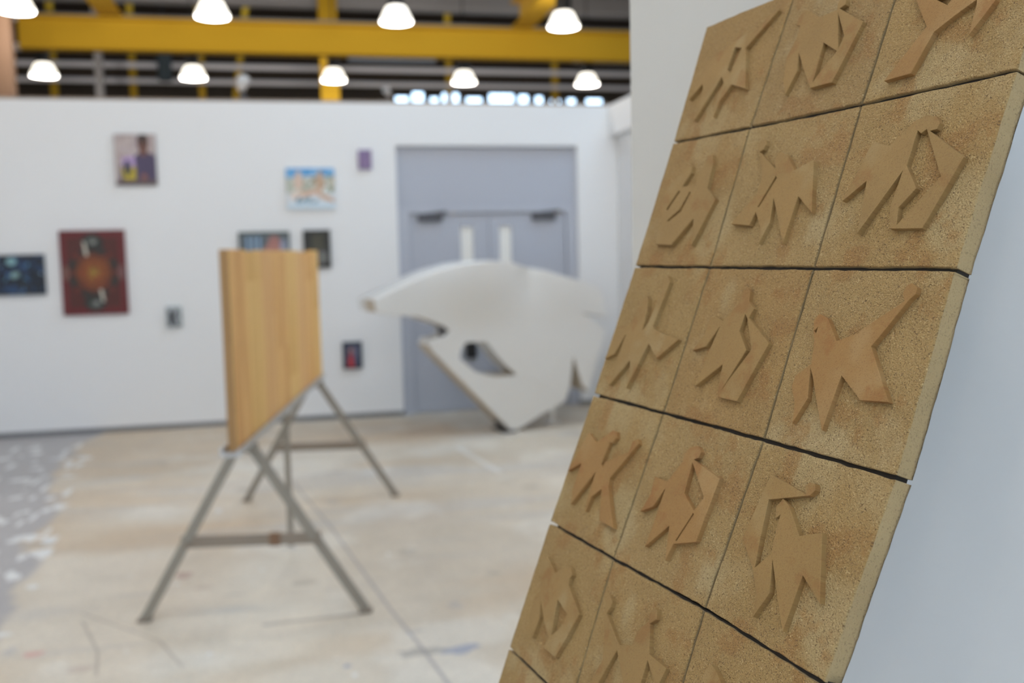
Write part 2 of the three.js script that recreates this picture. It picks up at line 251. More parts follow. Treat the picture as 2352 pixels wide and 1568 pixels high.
// ---------------------------------------------------------------- paintings
function painted(w, h, draw) { const c = document.createElement('canvas'); c.width = w; c.height = h; const g = c.getContext('2d'); draw(g, w, h); const t = new THREE.CanvasTexture(c); t.colorSpace = THREE.SRGBColorSpace; return t; }
function dabs(g, w, h, n, colors, seed, s0, s1, x0 = 0, y0 = 0, x1 = 1, y1 = 1) { const r = rng(seed); for (let i = 0; i < n; i++) { g.save(); g.translate((x0 + r() * (x1 - x0)) * w, (y0 + r() * (y1 - y0)) * h); g.rotate(r() * 6.28); g.fillStyle = colors[Math.floor(r() * colors.length)]; const s = (s0 + r() * (s1 - s0)) * w; g.beginPath(); g.ellipse(0, 0, s, s * (0.3 + r() * 0.5), 0, 0, 6.29); g.fill(); g.restore(); } }
const poly = (g, w, h, pts, c) => { g.fillStyle = c; g.beginPath(); pts.forEach(([x, y], i) => (i ? g.lineTo(x * w, y * h) : g.moveTo(x * w, y * h))); g.closePath(); g.fill(); };
const oval = (g, w, h, x, y, rx, ry, c, a = 0) => { g.fillStyle = c; g.beginPath(); g.ellipse(x * w, y * h, rx * w, ry * h, a, 0, 6.29); g.fill(); };
function painting(name, label, cx, cy, w, h, edge, draw, depth = 0.035) {
  const g = thing(name, label, 'painting', [cx, cy - h / 2, WZ + 0.002]);
  part('stretcher', rbox(w, h, depth, 0.003, 0, h / 2, depth / 2), std(...edge, 0.8), g);
  const tex = painted(256, Math.round((256 * h) / w), draw);
  part('painted_face', new THREE.PlaneGeometry(w - 0.006, h - 0.006).translate(0, h / 2, depth + 0.0008), new THREE.MeshStandardMaterial({ map: tex, roughness: 0.55 }), g);
}
painting('painting', 'painting of a person in a dark checked shirt, highest on the wall', -1.402, 2.559, 0.365, 0.471, [0.3, 0.28, 0.28], (g, w, h) => {
  g.fillStyle = '#b3a3a0'; g.fillRect(0, 0, w, h); dabs(g, w, h, 60, ['#bcaeaa', '#a89692', '#b5a8a9'], 1, 0.05, 0.15, 0, 0, 0.6, 0.5);
  poly(g, w, h, [[0.5, 0.42], [0.6, 0.36], [0.85, 0.36], [1, 0.42], [1, 1], [0.1, 1], [0.12, 0.62], [0.35, 0.45]], '#443a52');
  oval(g, w, h, 0.7, 0.17, 0.14, 0.17, '#5a3a30'); poly(g, w, h, [[0.6, 0.25], [0.8, 0.25], [0.8, 0.42], [0.62, 0.42]], '#6b4539'); oval(g, w, h, 0.7, 0.07, 0.14, 0.08, '#3a2822');
  for (let i = 0; i < 9; i++) { g.fillStyle = 'rgba(110,90,140,0.35)'; g.fillRect(0.3 * w + i * 0.08 * w, 0.42 * h, 3, 0.6 * h); g.fillRect(0.3 * w, (0.45 + i * 0.06) * h, 0.7 * w, 3); }
  poly(g, w, h, [[0.17, 0.45], [0.48, 0.42], [0.5, 0.66], [0.18, 0.68]], '#b49ac6'); poly(g, w, h, [[0.14, 0.66], [0.5, 0.64], [0.5, 0.9], [0.2, 0.9]], '#b5a12e'); oval(g, w, h, 0.3, 0.66, 0.08, 0.16, '#222838');
  oval(g, w, h, 0.7, 0.84, 0.07, 0.06, '#8c5a4c'); poly(g, w, h, [[0, 0.92], [1, 0.9], [1, 1], [0, 1]], '#5c4a48');
});
painting('painting', 'large red carpet painting with an ornate centre and two dark objects', -1.824, 1.519, 0.572, 0.786, [0.14, 0.02, 0.02], (g, w, h) => {
  g.fillStyle = '#5e1416'; g.fillRect(0, 0, w, h); poly(g, w, h, [[0.1, 0.08], [0.9, 0.08], [0.9, 0.92], [0.1, 0.92]], '#4a1c14');
  oval(g, w, h, 0.5, 0.5, 0.38, 0.3, '#33211a'); for (let i = 0; i < 16; i++) oval(g, w, h, 0.5 + 0.36 * Math.cos(i * 0.3927), 0.5 + 0.28 * Math.sin(i * 0.3927), 0.05, 0.04, i % 2 ? '#2c2a26' : '#5a2418');
  oval(g, w, h, 0.5, 0.5, 0.28, 0.22, '#6a3414'); oval(g, w, h, 0.5, 0.5, 0.19, 0.15, '#7c461a'); oval(g, w, h, 0.5, 0.5, 0.08, 0.07, '#8a6a26'); dabs(g, w, h, 70, ['#8a4a1c', '#5a2814', '#7c2c18'], 7, 0.01, 0.03, 0.25, 0.3, 0.75, 0.7);
  oval(g, w, h, 0.07, 0.5, 0.06, 0.09, '#6e4a40'); oval(g, w, h, 0.93, 0.5, 0.06, 0.09, '#6e4a48');
  for (const [x, y, s] of [[0.5, 0.14, 1], [0.5, 0.86, -1]]) { oval(g, w, h, x, y, 0.17, 0.1, '#22241f'); oval(g, w, h, x, y - 0.02 * s, 0.09, 0.05, '#4c504a'); oval(g, w, h, x + 0.02, y, 0.04, 0.025, '#8a8a84'); poly(g, w, h, [[x - 0.15 * s, y - 0.01], [x - 0.11 * s, y - 0.01], [x - 0.07 * s, y + 0.16 * s], [x - 0.12 * s, y + 0.16 * s]], '#c4bcae'); }
});
painting('painting', 'dark blue painting at the left frame edge', -2.481, 1.514, 0.464, 0.37, [0.02, 0.03, 0.05], (g, w, h) => {
  g.fillStyle = '#131c2a'; g.fillRect(0, 0, w, h); dabs(g, w, h, 60, ['#0c1018', '#182a44', '#1f3a5e', '#101a22'], 12, 0.04, 0.14); dabs(g, w, h, 22, ['#3a5c88', '#2c4a70', '#48708c'], 15, 0.02, 0.06);
  oval(g, w, h, 0.4, 0.16, 0.1, 0.1, '#7fa6ac'); oval(g, w, h, 0.45, 0.5, 0.09, 0.08, '#7c9a98', -0.4); dabs(g, w, h, 10, ['#a8c0d8', '#6f94b8'], 19, 0.01, 0.025);
});
painting('painting', 'bright beach painting with two pale figures under a blue sky', 0.19, 2.283, 0.466, 0.395, [0.75, 0.78, 0.8], (g, w, h) => {
  g.fillStyle = '#d8dce0'; g.fillRect(0, 0, w, h); poly(g, w, h, [[0, 0], [1, 0], [1, 0.22], [0.6, 0.18], [0, 0.24]], '#5aa0d6'); dabs(g, w, h, 25, ['#7fb6e0', '#4a92cc'], 3, 0.03, 0.08, 0, 0, 1, 0.18);
  poly(g, w, h, [[0, 0.24], [1, 0.2], [1, 0.6], [0, 0.62]], '#b8bcae'); dabs(g, w, h, 40, ['#7c8468', '#8e7c66', '#c8b8a0', '#dfe6e2'], 9, 0.02, 0.07, 0, 0.22, 1, 0.62);
  for (const [x, c] of [[0.26, '#d8bfae'], [0.7, '#c0a288']]) { oval(g, w, h, x, 0.16, 0.06, 0.09, c); oval(g, w, h, x, 0.36, 0.1, 0.17, c); }
  oval(g, w, h, 0.45, 0.62, 0.32, 0.07, '#d4b29c', -0.25); oval(g, w, h, 0.8, 0.72, 0.22, 0.06, '#cba88e', 0.45); oval(g, w, h, 0.2, 0.68, 0.12, 0.1, '#e2cfc2'); dabs(g, w, h, 14, ['#5c8096', '#3f5a6a', '#8aa6b4'], 33, 0.03, 0.08, 0.2, 0.74, 0.65, 0.88); poly(g, w, h, [[0, 0.88], [1, 0.86], [1, 1], [0, 1]], '#cfe0ec');
});
painting('painting', 'tiny plain mauve painting nearest the door top', 0.723, 2.559, 0.128, 0.188, [0.3, 0.26, 0.4], (g, w, h) => { g.fillStyle = '#7f6c92'; g.fillRect(0, 0, w, h); dabs(g, w, h, 40, ['#8a7498', '#75668c', '#806a86'], 5, 0.08, 0.2); });
painting('painting', 'striped blue and pink painting half hidden behind the wooden board', -0.27, 1.698, 0.481, 0.347, [0.1, 0.12, 0.1], (g, w, h) => {
  g.fillStyle = '#5a6266'; g.fillRect(0, 0, w, h); for (let i = 0; i < 7; i++) { g.fillStyle = i % 2 ? '#8fa9c2' : '#47525c'; g.fillRect((0.1 + i * 0.055) * w, 0.12 * h, 0.055 * w, h); }
  oval(g, w, h, 0.7, 0.3, 0.12, 0.2, '#a0706a'); oval(g, w, h, 0.66, 0.7, 0.2, 0.4, '#a8766c'); oval(g, w, h, 0.88, 0.5, 0.07, 0.3, '#8e94a8'); g.fillStyle = '#3c4640'; g.fillRect(0, 0, w, 0.07 * h);
});
painting('painting', 'black painting with pale lines beside the striped one', 0.229, 1.696, 0.26, 0.368, [0.02, 0.02, 0.02], (g, w, h) => {
  g.fillStyle = '#23231f'; g.fillRect(0, 0, w, h); for (let i = 0; i < 6; i++) { g.fillStyle = '#6a6650'; g.fillRect(0.3 * w, (0.14 + i * 0.07) * h, (0.55 - (i % 3) * 0.08) * w, 0.025 * h); } oval(g, w, h, 0.7, 0.72, 0.2, 0.18, '#6e6e6a'); oval(g, w, h, 0.3, 0.75, 0.12, 0.15, '#34342e');
});
painting('painting', 'small black and white painting below the red carpet painting', -1.136, 1.079, 0.141, 0.196, [0.3, 0.38, 0.36], (g, w, h) => {
  g.fillStyle = '#a9aeb2'; g.fillRect(0, 0, w, h); poly(g, w, h, [[0.12, 0.1], [0.38, 0.25], [0.45, 0.9], [0.18, 0.95]], '#15161a'); poly(g, w, h, [[0.4, 0.5], [0.62, 0.1], [0.78, 0.2], [0.6, 0.55], [0.85, 0.95], [0.65, 0.95]], '#1b1c20'); poly(g, w, h, [[0.8, 0.4], [1, 0.3], [1, 0.7]], '#6a6e72');
});
painting('painting', 'small dark painting with a red figure near the floor', 0.533, 0.637, 0.191, 0.269, [0.03, 0.03, 0.04], (g, w, h) => {
  g.fillStyle = '#2c2e3c'; g.fillRect(0, 0, w, h); poly(g, w, h, [[0.12, 0.1], [0.88, 0.1], [0.88, 0.9], [0.12, 0.9]], '#454a60'); oval(g, w, h, 0.42, 0.32, 0.1, 0.1, '#b07a70'); poly(g, w, h, [[0.3, 0.5], [0.5, 0.42], [0.58, 0.95], [0.25, 0.95]], '#b02a30'); oval(g, w, h, 0.7, 0.4, 0.08, 0.2, '#6a6c84');
});

// ---------------------------------------------------------------- wooden board on its trestle stand
{
  const U = [-0.231, 0, -4.436], TURN = -Math.asin(0.16236);
  const woodTex = (seed, base, dark) => { const n = fbm(seed, 8, 5, 0.55), s = fbm(seed + 3, 4, 3), fine = noise2(seed + 9, 128); return dataTex(256, 512, (u, v) => { const k = n(u * 1.0 + 0.15 * s(u, v), v * 0.14), f = fine(u, v * 0.05); return mix3(base, dark, clamp01(0.75 * sstep(0.35, 0.72, k) + 0.25 * (f - 0.4))); }, true); };
  const woods = [[1, [0.97, 0.78, 0.49], [0.87, 0.63, 0.36]], [40, [0.96, 0.77, 0.50], [0.89, 0.66, 0.42]], [80, [0.98, 0.81, 0.51], [0.89, 0.69, 0.38]]].map((a) => new THREE.MeshStandardMaterial({ map: woodTex(...a), roughness: 0.6 }));
  const stand = thing('trestle_stand', 'grey steel A-frame trestle stand holding the wooden board', 'stand', U, TURN);
  for (const z of [0, -2.15]) {
    for (const s of [-1, 1]) { const leg = part('leg', bar([s * 0.492, 0.012, z], [s * 0.028 - 0.018, 0.786, z], 0.042, 0.03), M.steel, stand); part('foot_pad', rbox(0.06, 0.014, 0.05, 0.004, s * 0.494, 0.007, z), M.crossSteel, leg); part('bolt', rod([s * 0.285, 0.345, z + 0.015], [s * 0.285, 0.345, z + 0.032], 0.013), M.crossSteel, leg); }
    part('crossbar', rbox(0.62, 0.052, 0.02, 0.004, -0.005, 0.355, z + 0.001), M.crossSteel, stand);
    if (z === 0) part('clamp', rbox(0.05, 0.058, 0.034, 0.005, 0.1, 0.355, z + 0.001), M.brownPost, stand);
    part('apex_bracket', rbox(0.12, 0.04, 0.045, 0.006, -0.018, 0.775, z), M.steel, stand);
  }
  part('post', bar([-0.018, 0.01, -1.05], [-0.018, 0.788, -1.05], 0.03), M.steel, stand);
  part('rail', merge([span(-0.062, 0.022, 0.788, 0.8, -2.42, 0.26), span(-0.062, -0.05, 0.8, 0.826, -2.42, 0.26), span(0.01, 0.022, 0.8, 0.816, -2.42, 0.26)]), M.railSteel, stand);
  const board = thing('wooden_board', 'upright board of pale vertical wooden planks standing on the trestle', 'board', [U[0], 0.801, U[2]], TURN);
  const cuts = [-0.21, 0.12, 0.46, 0.8, 1.14, 1.5, 1.857, 2.12, 2.385], tops = [0.853, 0.848, 0.852, 0.85, 0.855, 0.851, 0.848, 0.858];
  const endMat = std(0.36, 0.20, 0.075, 0.7);
  for (let i = 0; i < 8; i++) {
    const z0 = -cuts[i + 1] + 0.0012, z1 = -cuts[i] - 0.0012, off = [0, 0.001, -0.001, 0.0005, 0, -0.001, 0.001, 0.006][i];
    const g = rbox(0.036, tops[i], z1 - z0, 0.0025, -0.0185 + off, tops[i] / 2, (z0 + z1) / 2), p = g.attributes.position, n = g.attributes.normal;
    for (let k = 0; k < p.count; k++) g.attributes.uv.setXY(k, (Math.abs(n.getZ(k)) > 0.7 ? p.getX(k) : p.getZ(k)) / 0.35 + i * 0.37, p.getY(k) / 0.9 + i * 0.21);
    part('plank', g, woods[[0, 2, 1, 0, 2, 1, 0, 2][i]], board);
  }
  part('end_batten', rbox(0.036, 0.852, 0.008, 0.002, -0.0185, 0.426, 0.214), endMat, board).userData.label = 'darker end strip of the board';
}

// ---------------------------------------------------------------- metal sculpture in front of the door
{
  const sheen = fbm(61, 6, 4, 0.55); const sheenTex = dataTex(256, 256, (u, v) => 0.42 + 0.2 * sheen(u, v));
  const alu = new THREE.MeshStandardMaterial({ roughness: 1.0, metalness: 0.8, roughnessMap: sheenTex }); alu.color.setRGB(0.86, 0.86, 0.845);
  const UP = [[0.658, 1.242], [0.818, 1.317], [1.005, 1.397], [1.193, 1.477], [1.401, 1.527], [1.63, 1.548], [1.821, 1.532], [1.956, 1.488], [2.15, 1.45], [2.329, 1.392], [2.551, 1.323], [2.693, 1.26], [2.733, 1.129], [2.756, 1.006], [2.518, 1.05]];
  const LOW = [[2.597, 0.99], [2.737, 0.877], [2.709, 0.725], [2.64, 0.548], [2.565, 0.318], [2.512, 0.381], [2.426, 0.65], [2.388, 0.379], [2.336, 0.242], [2.129, 0.153], [1.903, 0.035], [1.822, 0.016], [1.132, 0.782], [1.106, 0.833], [1.134, 0.878], [1.224, 0.886], [1.288, 0.949]];
  const ARM = [[1.236, 0.999], [1.173, 1.031], [1.014, 1.093], [0.792, 1.116], [0.669, 1.146]];
  const HO = [[1.384, 0.782], [1.425, 0.839], [1.602, 0.839], [1.776, 0.616], [1.885, 0.516], [1.677, 0.519], [1.508, 0.57], [1.363, 0.706]];
  const BX = 1.8, BZ = -8.5, V = (a) => a.map(([x, y]) => new THREE.Vector2((x - BX) * 1.06, y));
  const sc = thing('metal_sculpture', 'large angular pale metal sculpture standing in front of the grey door', 'sculpture', [BX + 0.04, 0, BZ], 0.2);
  const edgeMat = std(0.52, 0.44, 0.33, 0.45);       // buff plate edges; light put into colour, upward-facing edges stay bright metal
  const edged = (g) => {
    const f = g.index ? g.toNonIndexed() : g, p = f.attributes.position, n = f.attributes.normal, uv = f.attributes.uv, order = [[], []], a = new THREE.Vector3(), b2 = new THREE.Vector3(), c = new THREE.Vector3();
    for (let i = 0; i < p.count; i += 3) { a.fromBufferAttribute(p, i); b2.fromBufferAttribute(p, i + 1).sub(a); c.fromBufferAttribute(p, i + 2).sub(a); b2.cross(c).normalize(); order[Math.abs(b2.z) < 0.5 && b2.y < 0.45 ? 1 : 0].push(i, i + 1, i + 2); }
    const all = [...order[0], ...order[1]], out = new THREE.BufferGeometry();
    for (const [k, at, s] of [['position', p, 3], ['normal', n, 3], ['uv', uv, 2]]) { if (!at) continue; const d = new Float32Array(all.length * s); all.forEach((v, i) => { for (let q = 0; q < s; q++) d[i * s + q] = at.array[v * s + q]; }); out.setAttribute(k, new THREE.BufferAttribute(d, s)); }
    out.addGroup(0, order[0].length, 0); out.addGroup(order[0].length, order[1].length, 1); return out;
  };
  const plate = (pts, depth, zf, hole, bend) => {
    const s = new THREE.Shape(V(pts)); if (hole) s.holes.push(new THREE.Path(V(hole)));
    const g = new THREE.ExtrudeGeometry(s, { depth, bevelEnabled: true, bevelThickness: 0.008, bevelSize: 0.006, bevelSegments: 2, steps: 1 }).translate(0, 0, zf - depth);
    if (bend) { g.deleteAttribute('normal'); }
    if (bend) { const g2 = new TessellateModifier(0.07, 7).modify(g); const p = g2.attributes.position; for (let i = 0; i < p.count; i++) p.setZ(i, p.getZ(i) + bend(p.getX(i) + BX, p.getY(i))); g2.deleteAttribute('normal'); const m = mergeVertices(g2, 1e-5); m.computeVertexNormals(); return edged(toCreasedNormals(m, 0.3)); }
    if (false) { const p = g.attributes.position; for (let i = 0; i < p.count; i++) p.setZ(i, p.getZ(i) + bend(p.getX(i) + BX, p.getY(i))); g.computeVertexNormals(); }
    return g;
  };
  // bodies: a thick lower plate with an opening, a domed upper shell and a raised wing
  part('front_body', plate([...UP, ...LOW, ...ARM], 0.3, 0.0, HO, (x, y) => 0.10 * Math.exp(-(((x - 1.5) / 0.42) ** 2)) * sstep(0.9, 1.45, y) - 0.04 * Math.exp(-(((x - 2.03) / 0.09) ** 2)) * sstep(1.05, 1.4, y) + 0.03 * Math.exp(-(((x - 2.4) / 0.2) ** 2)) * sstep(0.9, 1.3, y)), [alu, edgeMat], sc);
  part('rear_shell', plate([...UP, [1.6, 1.0], ...ARM].map(([x, y]) => [x, y]), 0.2, -0.318, null), alu, sc);
  part('hinge_block', rbox(0.07, 0.1, 0.16, 0.01, 1.235 - BX, 0.95, -0.09), M.darkGrey, sc);
  part('foot', merge([span(1.74 - BX, 1.86 - BX, 0, 0.02, -0.26, 0.02), bar([1.79 - BX, 0.015, -0.12], [1.73 - BX, 0.12, -0.12], 0.05)]), M.darkGrey, sc);
  part('rear_prop', merge([bar([2.34 - BX, 0.01, -0.22], [2.34 - BX, 0.32, -0.2], 0.04), rbox(0.12, 0.012, 0.12, 0.003, 2.34 - BX, 0.006, -0.22)]), alu, sc);
}
const FIG={
'00':[[109.4,15.2,98,20.3,86.9,28.1,70.7,28.8,63.1,32.1,51.1,34.9,33.1,37.8,21.3,48.5,13.5,76.7,28.6,64.7,31.4,68.7,34.7,99.2,56.8,63.3,63.5,71.2,58.8,80.4,63.8,100.6,65.7,86.5,75.6,73.8,98.2,81.3,79.9,42.9,111.1,17.6],[62.5,38.3,73.5,41.1,68.3,62,61.7,58.4]],
'01':[[73.1,31.4,73.7,34.9,68.4,36.6,84,45.7,99.2,54.1,86,96,62.7,96.1,49.5,80.6,35.6,63,40.9,78.2,34.9,96.4,26.8,83.2,21.7,64.3,26.8,50.4,26.5,39.6,21.7,38.1,21.5,31.9,25.2,26.4,33.6,29.3,47.7,37.8,65.8,36.9,64.6,31.8,67.2,27.1,71.6,29],[67.7,39.1,83.2,60.7,81.2,69.9],[62.2,61.3,80.6,71.8,78.4,73.9,66.3,87.9,63.9,92.2]],
'02':[[26.3,52.2,20,43.5,28.5,36.9,45.7,36.1,71,45.6,92,62.2,92.3,69,79.8,87.6,78.6,69,77.6,64.6,63.9,71.2,50.3,78.6,41.2,104.1,18.7,104.9,42.3,73.2],[44.4,56.1,54.8,62.2,56.8,59.2,52.3,54.4]],
'10':[[45.7,23.3,55,27.2,56.7,32.8,49.5,44.7,60.1,44.3,69.2,45.4,69.6,33.2,74.2,26.2,73.4,19.6,80.8,19.6,85.6,27.4,89.2,49.5,105.6,59.4,92.1,97.6,82.4,74.3,61.1,96.6,35.4,95.4,31.9,86.9,32.3,74.1,20.3,56.3,28.3,43,42.4,28],[63.2,49.9,66,51.1,59.8,67.2,43.9,75.6,41.7,74.5,56,65.6],[45.7,47.8,48.5,48.8,37.1,65.1,34.1,64]],
'11':[[26.1,25.1,51.8,40.4,47.8,34,48.8,28.6,52.1,27.4,60.5,30.7,74.5,43.9,91.3,38.2,92.7,38.8,107.3,77,87.9,64.2,86.8,98.1,73.9,81,60.4,63.6,64.7,82.6,59.7,98.1,55.7,86,44.3,73.2,41.8,83.6,17.7,81.2,38.3,58.6,38.8,46.5],[54.8,46.2,56.9,48.1,46.6,69.2,44.6,69.5]],
'12':[[14.5,70.8,25.9,31.5,42.2,36.4,57.6,22.1,65.9,19.6,74.1,21.7,78.2,26.4,77.2,30.1,72.1,30.5,103.9,50.3,89.2,92,64.1,91.3,58.7,78.5,59.9,54.3,37.1,93.5,34.5,76.7,31.2,58.3],[62.1,28.9,65.4,31.3,69.1,29,87.4,55.3,91.4,60.7,68.4,89.1,65.5,78.1,75.3,66.6,61.9,51.4]],
'20':[[11.3,83.8,15.1,69.6,14.9,55.1,20.7,53,33.6,52.6,40.7,37.6,40.6,30.5,46.5,25,52,27.5,56,36.9,58.7,55,64.4,46.9,70,20,65.1,11.5,71.2,7.1,77.4,12.6,73,50.7,76,53,116,58.7,93.4,76.1,74.4,65,62.4,104.4,60.3,92.8,54,81.4,33.2,105.3,31.5,89.7,34.3,59.3,25.1,78.3]],
'21':[[19.2,65.7,28.6,52.2,28.3,38.3,36.1,38.3,46,40.7,58.3,26.9,56.6,20.7,62.2,14.8,67.1,17.7,69.4,25.2,77.7,30.1,75.7,35.2,75.3,37.2,105.2,53.2,90.3,95.7,68.2,95.7,66.1,93.1,61.8,72.2,37.4,91,39.8,68.7,44.7,44.7,35,61.1],[69.5,34.4,73.8,37.7,88.8,59.1,74.6,81.6,69.3,91,83.3,59.8,69.2,47.2]],
'22':[[24.3,40.9,22.1,34.4,25.7,30.4,34.3,33.2,47.9,46.8,64.5,40.6,66,38.3,92.3,19.9,89.4,15.2,90.5,10.9,93.5,8.9,98.8,11.5,99.2,15.4,95.7,18.9,77.6,48.1,103.1,78.2,80.7,80,79.5,78.4,61,67.4,58.8,101.7,51.4,92.1,36.9,71,32.4,65.4,38.3,84.7,31.5,101.5,28.1,89.4,20.7,79.4,20.8,71.8,32,63.1,28.6,49.2],[25.7,42,27.9,39,27.9,43.4]],
'30':[[9.1,70,24.4,33.1,41.8,38.6,62,24.8,68.8,24.7,71.8,29.5,68.2,34.4,63.5,34.8,60.9,53.7,64.5,55.4,66,50.7,96.7,36.4,96.9,28,103.2,25,106.8,28.1,80.2,62.2,82.3,68.3,108.5,95.8,84.6,95.5,73.2,72.2,61.3,81.6,59.6,94.3,56.5,86.6,56.1,60.9,32,94.5,27.5,83.4,28.1,59.1]],
'31':[[17.1,75.2,23.6,61.1,22.3,47.3,39.5,47.3,50.7,29.8,48.9,25,55,18.3,62.7,16.5,68.8,19.8,67.6,24,62.9,26.4,97.8,32.9,93.5,78,69.7,85.9,66.3,98.7,58.5,75.6,37.2,96.9,38.8,80.2,40,52.3,31.7,68.1],[62.3,28.5,87.5,48.5,80.8,59.3,63.6,50.6],[80.6,61.1,82.1,61.4,72.1,83.3,70.7,83.2]],
'32':[[18.4,63.3,26.4,19.9,61.4,24.7,58.8,20.4,61.6,17.4,66.5,17.3,68.3,20.8,65,24.9,31.3,35.1,34.6,59.9,37.6,76.6,47.7,64.7,46.1,51.9,45.6,41.1,42.6,44.4,39.9,38.6,43.5,31.7,50.7,34.5,66.6,48.9,83.6,42.5,97.7,79.4,78.7,69,76.5,102.8,68.1,92.6,50.4,67.4,56.6,86.8,48.9,103.9,45.4,90.4,36.4,78.4]],
'40':[[16,39.2,13.1,32.4,20.5,27.4,42.7,35.4,52.6,27.3,62.7,24.3,70.5,28.3,68.5,32.5,70,37.4,99.2,51.5,84,91.7,60.8,92.5,65.2,82.9,49.6,74.9,33.7,61.9,40.5,74.4,38.9,92.5,23.1,79.5,20.7,66.1,27.6,54.5],[59.4,52.5,81.3,57.6,80.8,66.6,67.8,79.9]],
'41':[[10.9,35.1,8.9,30,12.6,25.6,18.2,28.2,18.4,32.6,15.7,38.5,40.2,50.9,44.5,51.8,58.4,46.3,60,34.7,69.3,25.5,67.3,20.3,70.9,14.9,75.1,16.4,77,21.6,71.1,26.6,81.2,44.5,103.6,45.5,100.3,61.3,81.3,48.5,81.5,64.4,85.7,78.8,71.7,81.9,42.9,56.1,32.6,84,22.4,106.1,18,101.8,28.7,68.2,18.2,48.4]]
};

// ---------------------------------------------------------------- leaning panel of relief tiles
{
  const E1 = new THREE.Vector3(0.1664153, 0.0028053, 0.9860518), E2 = new THREE.Vector3(-0.351798, -0.9340184, 0.06203), NB = new THREE.Vector3(0.9211645, -0.3572138, -0.1544481);
  const TW = 0.12, THT = 0.1157236, ROWS = 16, BV = ROWS * THT + 0.004, HALF = 0.18, T = 0.0125, RH = 0.0037;
  const O = new THREE.Vector3(0.371591, 0.2009 + EYE, -0.831209);
  const base = O.clone().addScaledVector(E1, HALF).addScaledVector(E2, BV);
  const panel = thing('tile_panel', 'tall leaning panel of sandy clay tiles with raised figures', 'tile panel', base.toArray());
  panel.quaternion.setFromRotationMatrix(new THREE.Matrix4().makeBasis(E1, E2.clone().negate(), NB.clone().negate()));
  // maps: sandy clay body, mottled; uv in metres / 0.24
  const nA = fbm(201, 6, 5, 0.55), nB = fbm(231, 5, 4, 0.55), nC = fbm(261, 10, 5, 0.6), sp = noise2(291, 420), sp2 = noise2(297, 360);
  const clayAt = (u, v) => {
    let col = mix3([0.585, 0.465, 0.275], [0.640, 0.512, 0.310], nA(u, v));
    col = mix3(col, [0.670, 0.575, 0.405], 0.7 * sstep(0.52, 0.74, nB(u + 0.3, v + 0.1)));
    return mix3(col, [0.565, 0.400, 0.205], 0.55 * sstep(0.54, 0.72, nC(u, v)));
  };
  const clayMap = dataTex(2048, 2048, (u, v) => {
    const s = sp(u, v), q = sp2(u, v); let col = clayAt(u, v);
    col = mix3(col, [0.320, 0.225, 0.120], 0.65 * sstep(0.68, 0.95, s));
    return mix3(col, [0.820, 0.715, 0.530], 0.55 * sstep(0.74, 0.96, q));
  }, true);
  const slipMap = dataTex(1024, 1024, (u, v) => { const c = mix3(clayAt(u, v), [0.470, 0.340, 0.190], 0.35 * sstep(0.6, 0.95, sp(u, v))); return mix3(c, [0.720, 0.600, 0.400], 0.25 * sstep(0.7, 0.97, sp2(u, v))); }, true);
  const g1 = fbm(301, 96, 3, 0.8), g2a = noise2(331, 430), g2b = noise2(377, 353), g2 = (u, v) => Math.sqrt(g2a(u, v) * g2b(v, u)), g3 = fbm(341, 8, 4, 0.5);
  const clayBump = dataTex(2048, 2048, (u, v) => 0.22 * g1(u, v) + 0.45 * g2(u, v) + 0.35 * g3(u, v));
  const clay = (r, g, b, bump = 0.0019) => { const m = new THREE.MeshStandardMaterial({ map: clayMap, bumpMap: clayBump, bumpScale: bump, roughness: 0.85 }); m.color.setRGB(r, g, b); return m; };
  const body = { sand: clay(0.93, 0.91, 0.87), pale: clay(0.95, 0.95, 0.96), warm: clay(0.90, 0.845, 0.77), grey: clay(0.88, 0.86, 0.86) };
  const slip = (r, g, b) => { const m = new THREE.MeshStandardMaterial({ map: slipMap, bumpMap: clayBump, bumpScale: 0.00035, roughness: 0.8 }); m.color.setRGB(r, g, b); return m; };
  const fig = { sand: slip(0.80, 0.755, 0.68), rust: slip(0.84, 0.70, 0.56), tan: slip(0.81, 0.75, 0.65) };
  const rawMap = dataTex(512, 512, (u, v) => { let c = mix3([0.590, 0.495, 0.345], [0.660, 0.565, 0.405], nA(u, v)); return mix3(c, [0.400, 0.330, 0.220], 0.5 * sstep(0.72, 0.95, sp2(u, v))); }, true);
  const raw = new THREE.MeshStandardMaterial({ map: rawMap, bumpMap: clayBump, bumpScale: 0.0008, roughness: 0.9 });
  part('backing_board', box(0.304, BV - 0.02, 0.012, 0, BV / 2, -T - 0.0065), std(0.03, 0.022, 0.015, 0.9), panel);
  const grid = /*GRID*/[[[-4.4,1.5],[120,0],[240,0],[360,0]],[[2.3,113.6],[116.4,115.5],[239,116.3],[359.7,115.6]],[[4.5,229.4],[121.8,230],[241.7,230.4],[358.7,230.7]],[[3.7,347.5],[121,347.4],[244.3,347.5],[361,348.5]],[[-1.1,464.7],[115.6,464.4],[238.1,462.5],[354.1,465.2]],[[-2.3,578.5],[120,578.6],[240,578.6],[360,578.6]]];
  const fillMat = std(0.02, 0.014, 0.009, 0.95);
  const jit = rng(9);
  const vert = (c, r) => (r < grid.length ? [grid[r][c][0] / 1000, grid[r][c][1] / 1000] : [c * TW, r * THT]);
  for (let r = grid.length; r <= ROWS; r++) grid.push([0, 1, 2, 3].map((c) => [c * 120 + (jit() - 0.5) * 4, r * 115.72 + (jit() - 0.5) * 2.5]));
